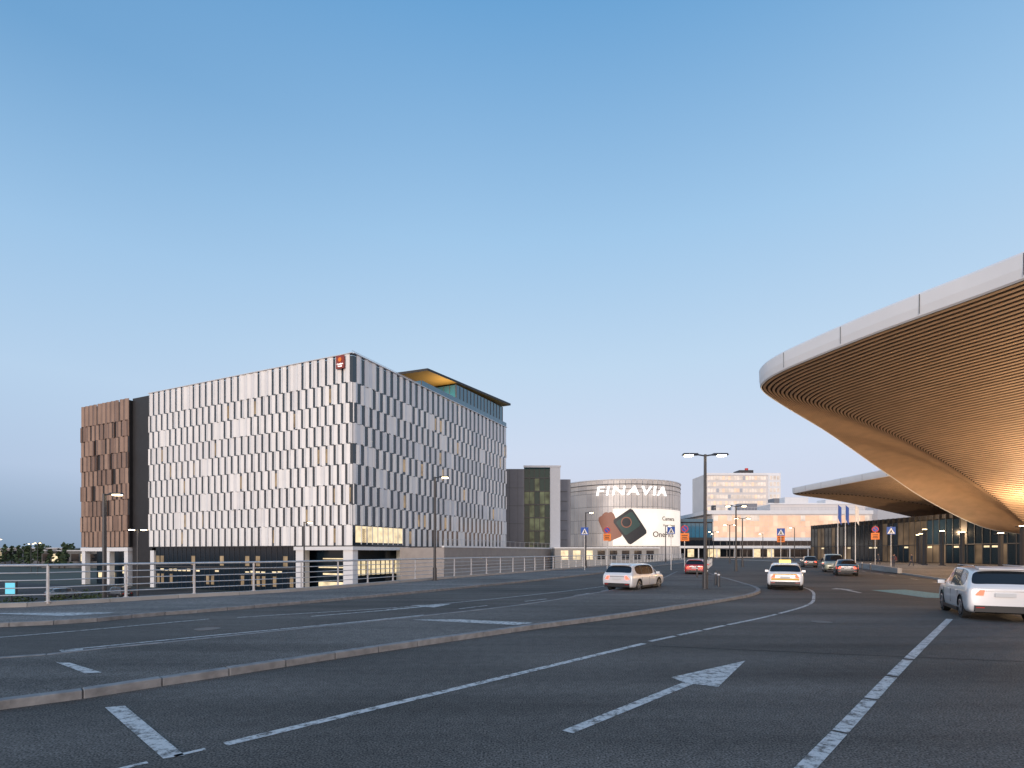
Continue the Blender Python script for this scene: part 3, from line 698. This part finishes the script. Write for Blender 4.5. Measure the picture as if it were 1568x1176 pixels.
# ------------------------------------------------------------------ cars
def car(loc, heading, paint, kind='hatch', on=True, taxi=False, L=4.4, Wd=1.82, Ht=1.5, name="car"):
    rz=math.atan2(-heading[0],heading[1]); r=root(name,loc,rz)
    pm='paint_'+paint; h=Ht/1.5; W=Wd/2; l=L/4.4
    if kind=='sedan':
        st=[(-2.22,.42,.82,.86,.88,.6),(-2.18,.32,.90,.94,.95,.75),(-2.0,.24,.95,1.00,.98,.78),(-1.62,.22,.94,1.02,1,.76),(-1.0,.2,.93,1.40,1,.70),(-.86,.2,.93,1.44,1,.70),(-.1,.2,.92,1.50,1,.72),(.02,.2,.92,1.50,1,.72),(.55,.2,.92,1.48,1,.71),(.66,.2,.92,1.44,1,.71),(1.25,.2,.92,.98,.99,.80),(1.85,.22,.84,.87,.96,.78),(2.14,.28,.72,.75,.92,.72),(2.2,.4,.62,.64,.84,.6)]
        win=range(3,10); rg=(3,4); ws=(9,); bp=(5,6,7,8)
    else:
        st=[(-2.22,.40,.86,.90,.90,.70),(-2.18,.30,.93,.98,.96,.80),(-2.10,.24,.96,1.04,.99,.80),(-1.86,.22,.96,1.42,1,.77),(-1.70,.2,.95,1.49,1,.77),(-.95,.2,.94,1.53,1,.78),(-.85,.2,.94,1.53,1,.78),(.0,.2,.93,1.53,1,.78),(.1,.2,.93,1.53,1,.78),(.60,.2,.93,1.50,1,.77),(.72,.2,.93,1.45,1,.76),(1.30,.2,.94,1.00,.99,.82),(1.85,.22,.88,.91,.97,.80),(2.14,.28,.75,.78,.92,.74),(2.2,.4,.64,.66,.84,.62)]
        win=range(3,11); rg=(2,); ws=(10,); bp=(5,7)
    if kind=='van':
        st=[(s[0],s[1],s[2]*1.12,(s[3]*1.22 if s[3]>1.3 else s[3]*1.12),s[4],s[5]*1.08) for s in st]
    bm=bmesh.new(); rings=[]
    for (y,zb,zq,zt,w,wt) in st:
        w*=W; wt*=W; y*=l; zq,zt=zq*h,zt*h
        half=[(w*.80,zb),(w*.97,zb+.06),(w*1.0,zb+(zq-zb)*.42),(w*.99,zb+(zq-zb)*.84),(w*.95,zq),(wt*1.0 if zt>zq+.15 else w*.88,zt-(.07 if zt>zq+.15 else .012)),(wt*.84,zt)]
        pts=[(-x,z) for x,z in half]+[(0,zt+.015)]+[(x,z) for x,z in reversed(half)]
        rings.append([bm.verts.new((x,y,z)) for x,z in pts])
    n=len(rings[0])
    for i in range(len(rings)-1):
        for j in range(n):
            k=(j+1)%n
            f=bm.faces.new((rings[i][j],rings[i][k],rings[i+1][k],rings[i+1][j]))
            mi=0; side = j in (4,9) ; topf = j in (5,6,7,8)
            narrow=(st[i+1][0]-st[i][0])<=.2
            if side and i in win and (st[i][3]>1.2 or st[i+1][3]>1.2):
                mi = 1 if not narrow else (2 if i in bp else 0)
            if topf and (i in rg or i in ws): mi=1
            if j==n-1: mi=2
            f.material_index=mi; f.smooth=True
    for ring in (rings[0],rings[-1]):
        vs=list(ring)
        for q in range(n//2):
            a,b=vs[q],vs[q+1]; d,e=vs[n-2-q],vs[n-1-q]
            f=bm.faces.new((a,b,e)) if b is d else bm.faces.new((a,b,d,e))
            f.smooth=True
    bmesh.ops.recalc_face_normals(bm,faces=bm.faces[:])
    cl=bm.edges.layers.float.get('crease_edge') or bm.edges.layers.float.new('crease_edge')
    for e in bm.edges:
        ms={f.material_index for f in e.link_faces}
        if len(ms)>1: e[cl]=.55
    me=bpy.data.meshes.new("body"); bm.to_mesh(me); bm.free()
    for k in (pm,'carglass','trim'): me.materials.append(M[k])
    ob=bpy.data.objects.new("body",me); S.collection.objects.link(ob)
    sb=ob.modifiers.new("s",'SUBSURF'); sb.levels=2; sb.render_levels=2
    wr=.33*(1.08 if kind in('suv','van') else 1); wy=(-1.32*l,1.30*l)
    mbc=MB()
    for yy in wy:
        for s in (-1,1): mbc.cyl((s*(W-.30),yy,wr),(s*(W+.2),yy,wr),wr+.055,wr+.055,'trim',28)
    co=mbc.build("cut"); bo=ob.modifiers.new("b",'BOOLEAN'); bo.object=co; bo.operation='DIFFERENCE'; bo.solver='EXACT'
    try: bo.material_mode='TRANSFER'
    except Exception: pass
    dg=bpy.context.evaluated_depsgraph_get(); dg.update(); me2=bpy.data.meshes.new_from_object(ob.evaluated_get(dg)); me2.name="body"
    bpy.data.objects.remove(ob); bpy.data.objects.remove(co)
    b2=bpy.data.objects.new("body",me2); S.collection.objects.link(b2); b2.parent=r
    mb=MB()
    for yy in wy:
        for s in (-1,1):
            x1=s*(W-.03); x0=s*(W-.24)
            mb.cyl((x0,yy,wr),(x1,yy,wr),wr,wr,'rubber',28); mb.cyl((x1,yy,wr),(x1+s*.012,yy,wr),wr*.70,wr*.66,'trim',24)
            for q in range(5):
                t=2*math.pi*q/5; d=Vector((0,math.cos(t),math.sin(t))); e=Vector((0,-math.sin(t),math.cos(t)))
                c0=Vector((x1+s*.012,yy,wr)); xx=Vector((s*.02,0,0))
                p=[c0+d*.04-e*.04,c0+d*(wr*.66)-e*.028,c0+d*(wr*.66)+e*.028,c0+d*.04+e*.04]
                mb.hexa(p+[v+xx for v in p],'rim')
            mb.cyl((x1+s*.012,yy,wr),(x1+s*.04,yy,wr),.07,.06,'rim',12)
            for q in range(20):
                t0=2*math.pi*q/20; t1=2*math.pi*(q+1)/20
                f=lambda t,rr,dx: Vector((x1+s*dx,yy+rr*math.cos(t),wr+rr*math.sin(t)))
                mb.poly([f(t0,wr*.62,.03),f(t1,wr*.62,.03),f(t1,wr*.70,.02),f(t0,wr*.70,.02)],'rim')
    mb.build("wheels",r)
    tl='tail' if on else 'taildim'; mb=MB(); yb=-2.2*l
    zt=st[1][2]*h-.1
    for s in (-1,1):
        mb.hexa([(s*W*.56,yb-.05,zt-.13),(s*W*.93,yb+.02,zt-.13),(s*W*.97,yb+.26,zt-.10),(s*W*.56,yb+.2,zt-.13),
                 (s*W*.52,yb-.035,zt+.045),(s*W*.92,yb+.04,zt+.05),(s*W*.965,yb+.32,zt+.05),(s*W*.52,yb+.2,zt+.045)],tl)
        mb.hexa([(s*W*.5,2.17*l,.60*h),(s*W*.86,2.04*l,.62*h),(s*W*.86,1.9*l,.62*h),(s*W*.5,2.0*l,.6*h),(s*W*.5,2.12*l,.72*h),(s*W*.9,1.94*l,.76*h),(s*W*.9,1.8*l,.76*h),(s*W*.5,1.9*l,.72*h)],'head')
        mb.cbox((s*(W+.08),.90*l,.99*h),(.2,.1,.13),pm); mb.cbox((s*(W+.0),.92*l,.94*h),(.12,.05,.04),'trim')
        for dy in (-.72,.28): mb.cbox((s*(W*.985+.012),dy*l,.80*h),(.03,.17,.03),pm)
        for dy in (-1.0,-.05,.95): mb.cbox((s*(W*.992),dy*l,.60*h),(.012,.012,.42*h),'trim')
        mb.cbox((s*W*.985,0,.27),(.06,2.0*l,.12),'trim')
        if kind=='suv': mb.cyl((s*W*.66,-1.5*l,1.56*h),(s*W*.66,.45*l,1.56*h),.018,.018,'rim',6)
    mb.cbox((0,yb-.03,.38),(W*1.6,.10,.2),'trim'); mb.cbox((0,yb-.055,zt-.10),(.5,.03,.12),'plate')
    mb.cbox((0,yb-.02,zt+.02),(W*1.0,.02,.035),'rim')
    for s in (-1,1): mb.cbox((s*W*.66,yb-.085,.42),(.22,.02,.04),'taildim')
    mb.cbox((0,2.19*l,.5*h),(W*1.1,.06,.16),'trim'); mb.cbox((0,2.22*l,.42),(.5,.03,.11),'plate')
    if kind!='sedan':
        mb.hexa([(-W*.62,-1.98*l,1.46*h),(W*.62,-1.98*l,1.46*h),(W*.66,-1.7*l,1.51*h),(-W*.66,-1.7*l,1.51*h),(-W*.62,-1.98*l,1.49*h),(W*.62,-1.98*l,1.49*h),(W*.66,-1.7*l,1.55*h),(-W*.66,-1.7*l,1.55*h)],pm)
    if taxi:
        mb.cbox((0,-.1,1.62*h),(.62,.2,.16),'taxi')
        mb.cbox((0,yb-.025,zt-.20),(W*1.5,.02,.11),'yellow'); mb.cbox((0,yb-.03,zt+.075),(W*1.3,.02,.05),'yellow')
        for s in (-1,1): mb.cbox((s*(W*.995+.004),0,.66*h),(.012,2.0*l,.1),'yellow')
    mb.build("lights_and_trim",r,bevel=.008)
    return r
M['taxi']=mat("taxi_roof_sign",(.9,.6,.1),.4,emit=(1,.65,.1),estr=2)
def carpaint(n,c): M['paint_'+n]=mat("car_paint_"+n,c,.28,.1,coat=1.0)
carpaint('white',(.82,.82,.83)); carpaint('red',(.42,.02,.02)); carpaint('black',(.02,.02,.023)); carpaint('sage',(.42,.46,.36)); carpaint('grey',(.2,.21,.22)); carpaint('blue',(.03,.08,.2)); carpaint('silver',(.45,.46,.47))
car((16.15,18.4,0),(.47,.88),'white','suv',L=4.3,Wd=1.85,Ht=1.64)
car((16.35,32.2,0),(.45,.89),'white','hatch',taxi=True,L=4.6,Wd=1.86,Ht=1.48)
car((7.0,30.6,0),(.62,.79),'white','hatch',L=4.4,Ht=1.48)
car((17.5,51,0),(.40,.92),'red','hatch',L=4.2,Ht=1.44)
car((31.0,50,0),(.47,.88),'black','sedan',L=4.6,Ht=1.47)
car((34.6,58,0),(-.45,-.89),'sage','van',L=4.5,Ht=1.55)
car((42.0,76,.0),(.4,.92),'black','hatch',L=4.3)
for i,(x,y,p,k) in enumerate(((-42,70,'black','hatch'),(-46,66,'blue','sedan'),(-35,60,'grey','hatch'),(-28,55,'silver','sedan'),(-20,62,'black','hatch'),(-60,82,'black','van'),(-70,84,'grey','hatch'),(-90,88,'black','hatch'))):
    car((x,y,-4.985),(-.9,.42) if i%2 else (.42,.9),p,k,on=False,name="parked_car")

# ------------------------------------------------------------------ people
M['skin']=mat("skin",(.5,.32,.25),.6); M['jacket']=mat("jacket",(.04,.045,.06),.8,var=.2,vscale=8); M['trous']=mat("trousers",(.05,.055,.08),.85); M['hair']=mat("hair",(.05,.03,.02),.7); M['coat2']=mat("coat_red",(.25,.05,.04),.8)
def person(loc, rz, jac='jacket', stride=.28, hgt=1.75):
    r=root("pedestrian",loc,rz); k=hgt/1.75
    me=bpy.data.meshes.new("body"); V=[];Ed=[];Rd=[]
    def v(x,y,z,rad,p=None):
        V.append((x*k,y*k,z*k)); Rd.append(rad*k)
        if p is not None: Ed.append((p,len(V)-1))
        return len(V)-1
    pel=v(0,0,.95,.15); wa=v(0,0,1.12,.13,pel); ch=v(0,.01,1.33,.165,wa); nk0=v(0,0,1.46,.07,ch); nk=v(0,.01,1.53,.052,nk0)
    for s in (-1,1):
        hp=v(s*.095,0,.88,.105,pel); kn=v(s*.1,s*stride*.5+.05,.49,.066,hp); an=v(s*.1,s*stride,.10,.042,kn); toe=v(s*.11,s*stride+.16,.045,.04,an)
        sh=v(s*.19,0,1.41,.07,ch); el=v(s*.25,-s*stride*.35,1.13,.05,sh); wr=v(s*.25,-s*stride*.6+.06,.89,.034,el); pa=v(s*.25,-s*stride*.6+.08,.82,.036,wr)
        for q,(dy,ln) in enumerate(((-.03,.06),(-.01,.075),(.01,.08),(.03,.07))): 
            f=v(s*.25,-s*stride*.6+.08+dy,.785,.011,pa); v(s*.243,-s*stride*.6+.085+dy,.785-ln,.008,f)
        f=v(s*.235,-s*stride*.6+.13,.82,.012,pa); v(s*.23,-s*stride*.6+.145,.78,.009,f)
    me.from_pydata(V,Ed,[]); ob=bpy.data.objects.new("body",me); S.collection.objects.link(ob)
    sk=ob.modifiers.new("k",'SKIN'); ob.modifiers.new("s",'SUBSURF').levels=1
    for i,sv in enumerate(me.skin_vertices[0].data): sv.radius=(Rd[i],Rd[i]); sv.use_root=(i==0)
    dg=bpy.context.evaluated_depsgraph_get(); dg.update(); m2=bpy.data.meshes.new_from_object(ob.evaluated_get(dg)); bpy.data.objects.remove(ob)
    for kk in (jac,'trous','skin','rubber'): m2.materials.append(M[kk])
    for p in m2.polygons:
        z=p.center.z/k; p.use_smooth=True; x=abs(p.center.x)/k
        p.material_index = 3 if z<.1 else (1 if z<.93 and x<.2 else (2 if (z<.87 and x>=.2) or z>1.5 else 0))
    o=bpy.data.objects.new("body",m2); S.collection.objects.link(o); o.parent=r
    bm=bmesh.new(); bmesh.ops.create_uvsphere(bm,u_segments=16,v_segments=12,radius=.11)
    for q in bm.verts: q.co.x*=.78; q.co.z*=1.12; q.co.y*=.95
    nose=bmesh.ops.create_cone(bm,segments=6,radius1=.018,radius2=.006,depth=.03,cap_ends=True)
    bmesh.ops.transform(bm,matrix=Matrix.Translation((0,.112,-.01))@Matrix.Rotation(-1.2,4,'X'),verts=nose['verts'])
    for s in (-1,1):
        ear=bmesh.ops.create_uvsphere(bm,u_segments=6,v_segments=5,radius=.022); bmesh.ops.transform(bm,matrix=Matrix.Translation((s*.088,0,-.005)),verts=ear['verts'])
    for q in bm.verts: q.co=q.co*k+Vector((0,.02*k,1.645*k))
    for f in bm.faces: f.smooth=True
    hm=bpy.data.meshes.new("head"); bm.to_mesh(hm); bm.free()
    hm.materials.append(M['skin']); hm.materials.append(M['hair'])
    for p in hm.polygons:
        if p.center.z/k>1.69 or (p.center.y/k<.0 and p.center.z/k>1.58): p.material_index=1
    o=bpy.data.objects.new("head",hm); S.collection.objects.link(o); o.parent=r
    mb=MB()
    for s in (-1,1): mb.cbox((s*.032*k,.118*k,1.655*k),(.022,.012,.01),'trim')
    mb.cbox((0,.118*k,1.595*k),(.045,.012,.01),'logo'); mb.build("eyes_and_mouth",r)
person((36.0,62,0),-.3); person((37.3,63,0),2.6,'coat2',.15,1.68); person((52.5,74,.12),-.5); person((54,76,.12),2.9,'coat2'); person((60,88,.12),.8); person((58,78,.12),1.4,'jacket',.25)

# ------------------------------------------------------------------ vegetation and lower level
def leafmass(mb,c,rx,rz,n,rnd,sz=.45):
    for _ in range(n):
        t=rnd.uniform(0,2*math.pi); ph=rnd.uniform(-1,1); rr=rnd.random()**.45
        p=Vector((c[0]+rx*rr*math.cos(t)*math.sqrt(1-ph*ph),c[1]+rx*rr*math.sin(t)*math.sqrt(1-ph*ph),c[2]+rz*rr*ph))
        a=Vector((rnd.gauss(0,1),rnd.gauss(0,1),rnd.gauss(0,1))).normalized(); b=a.orthogonal().normalized(); s=sz*rnd.uniform(.5,1.2)
        mb.poly([p+a*s,p+b*s,p-a*s,p-b*s],'leaf' if rnd.random()<.65 else 'leaf2')
rnd=random.Random(4); mb=MB()
for i in range(260):
    x=rnd.uniform(-420,-60); y=rnd.uniform(230,330)
    h=rnd.uniform(7,12); mb.cyl((x,y,-5),(x,y,-5+h*.6),.25,.12,'bark',5,False)
    if rnd.random()<.45:
        for q in range(6): leafmass(mb,(x,y,-5+h*(.25+.13*q)),(1-q/7)*2.4,.8,14,rnd,.7)
    else:
        for q in range(4): leafmass(mb,(x+rnd.uniform(-1.5,1.5),y,-5+h*rnd.uniform(.45,.9)),2.2,1.7,22,rnd,.7)
mb.build("distant_trees")
def bush(x,y,z,r,h):
    mb=MB()
    for q in range(5): mb.cyl((x,y,z),(x+rnd.uniform(-r,r)*.6,y+rnd.uniform(-r,r)*.6,z+h*.7),.04,.015,'bark',5,False)
    for q in range(7): leafmass(mb,(x+rnd.uniform(-r,r)*.6,y+rnd.uniform(-r,r)*.6,z+h*rnd.uniform(.4,.8)),r*.5,h*.3,90,rnd,.12)
    mb.build("shrub")
for x,y in ((-30,40),(-27,44),(-24,43),(-50,48),(-47,51),(-20,47),(-58,55),(-64,60),(-72,66),(-44,56),(-36,46),(-40,50),(-54,52)): bush(x,y,-5,2.2,3.2)
for (x0,x1,y0,y1,z1,k) in ((-210,-150,240,270,2.5,'dconcrete'),(-330,-250,300,330,4,'gp')):
    r=root("warehouse"); mb=MB(); mb.box(x0,x1,y0,y1,-5,z1,k); mb.box(x0-.5,x1+.5,y0-.5,y1+.5,z1,z1+.5,'lp')
    for i in range(14): w=(x1-x0)/14; mb.box(x0+i*w+.4,x0+(i+1)*w-.6,y0-.1,y0-.03,-2,z1-1.2,'warmwin' if random.random()<.3 else 'glass')
    mb.build("shed",r)
r=root("billboard",(-46.2,49.6,-5)); mb=MB(); M['screen']=mat("screen_teal",(.05,.3,.4),.4,emit=(.15,.6,.75),estr=.9)
mb.box(-.5,.5,-.1,.1,3.2,4.4,'dsteel'); mb.box(-.44,.44,-.13,-.105,3.28,4.3,'screen'); mb.cyl((0,0,0),(0,0,3.2),.09,.09,'dsteel',8); mb.build("panel",r)
for i,(x,y) in enumerate(((-27,50),(-25,52.5),(-16,56),(-14,58),(-12,60.5),(-31,48))):
    r=root("construction_barrier",(x,y,-4.99),.8); mb=MB(); mb.box(-1,1,-.03,.03,.7,.95,'orange'); mb.box(-1,1,-.03,.03,.3,.5,'white')
    for s in (-.8,.8): mb.box(s-.04,s+.04,-.029,.029,0,1.0,'dsteel'); mb.box(s-.05,s+.05,-.3,.3,-.0,.06,'dsteel')
    mb.build("boards",r)

# ------------------------------------------------------------------ world and sun
w=bpy.data.worlds.new("World"); S.world=w; w.use_nodes=True; nt=w.node_tree; L=nt.links.new
bg=nt.nodes["Background"]; tc=nt.nodes.new("ShaderNodeTexCoord"); sx=nt.nodes.new("ShaderNodeSeparateXYZ"); L(tc.outputs["Generated"],sx.inputs[0])
sky=nt.nodes.new("ShaderNodeTexSky"); sky.sky_type='NISHITA'; sky.sun_disc=False
sd=Vector((-.48,-1,0)).normalized(); SE=math.radians(5)
sky.sun_elevation=SE; sky.sun_rotation=math.atan2(sd.x,sd.y)
def ramp(stops):
    r=nt.nodes.new("ShaderNodeValToRGB"); e=r.color_ramp.elements
    e[0].position=stops[0][0]; e[0].color=(*stops[0][1],1); e[1].position=stops[-1][0]; e[1].color=(*stops[-1][1],1)
    for p,c in stops[1:-1]: q=e.new(p); q.color=(*c,1)
    L(sx.outputs["Z"],r.inputs[0]); return r.outputs[0]
rc=ramp([(0,(.60,.62,.76)),(.06,(.65,.68,.84)),(.18,(.64,.73,.90)),(.32,(.54,.71,.90)),(.5,(.37,.60,.86)),(.72,(.15,.38,.69)),(1,(.06,.20,.46))])
rl=ramp([(0,(.18,.29,.43)),(.04,(.25,.37,.53)),(.12,(.45,.58,.78)),(.25,(.48,.66,.87)),(.42,(.33,.56,.83)),(.6,(.12,.33,.62)),(1,(.06,.20,.46))])
rw_=ramp([(0,(1.4,.92,.70)),(.12,(1.25,.97,.83)),(.35,(.85,.88,.95)),(.7,(.30,.50,.76)),(1,(.06,.20,.46))])
def mrange(src,a,b):
    r=nt.nodes.new("ShaderNodeMapRange"); r.interpolation_type='SMOOTHSTEP'; r.inputs[1].default_value=a; r.inputs[2].default_value=b; L(src,r.inputs[0]); return r.outputs[0]
def mix(f,a,b):
    m=nt.nodes.new("ShaderNodeMix"); m.data_type='RGBA'
    if isinstance(f,float): m.inputs[0].default_value=f
    else: L(f,m.inputs[0])
    L(a,m.inputs[6]); L(b,m.inputs[7]); return m.outputs[2]
c1=mix(mrange(sx.outputs["X"],-.85,-.05),rl,rc)
c2=mix(mrange(sx.outputs["Y"],.15,-.6),c1,rw_)
sc=nt.nodes.new("ShaderNodeVectorMath"); sc.operation='SCALE'; sc.inputs["Scale"].default_value=.12; L(sky.outputs[0],sc.inputs[0])
c3=mix(.95,sc.outputs[0],c2)
L(c3,bg.inputs[0]); bg.inputs[1].default_value=1.0
sl=bpy.data.lights.new("sun",'SUN'); sl.energy=1.5; sl.angle=math.radians(12); sl.color=(1,.88,.80)
so=bpy.data.objects.new("sun",sl); S.collection.objects.link(so)
tosun=Vector((sd.x*math.cos(SE),sd.y*math.cos(SE),math.sin(SE))); so.rotation_euler=tosun.to_track_quat('Z','Y').to_euler()

# ------------------------------------------------------------------ camera
cd=bpy.data.cameras.new("camera"); co=bpy.data.objects.new("camera",cd); S.collection.objects.link(co)
co.location=(0,0,EYE); co.rotation_euler=(math.radians(90),0,0); cd.sensor_width=36; cd.lens=18.9; cd.shift_y=.164; cd.clip_end=8000; cd.clip_start=.1
S.camera=co
S.view_settings.view_transform='Standard'; S.view_settings.look='None'; S.view_settings.exposure=0
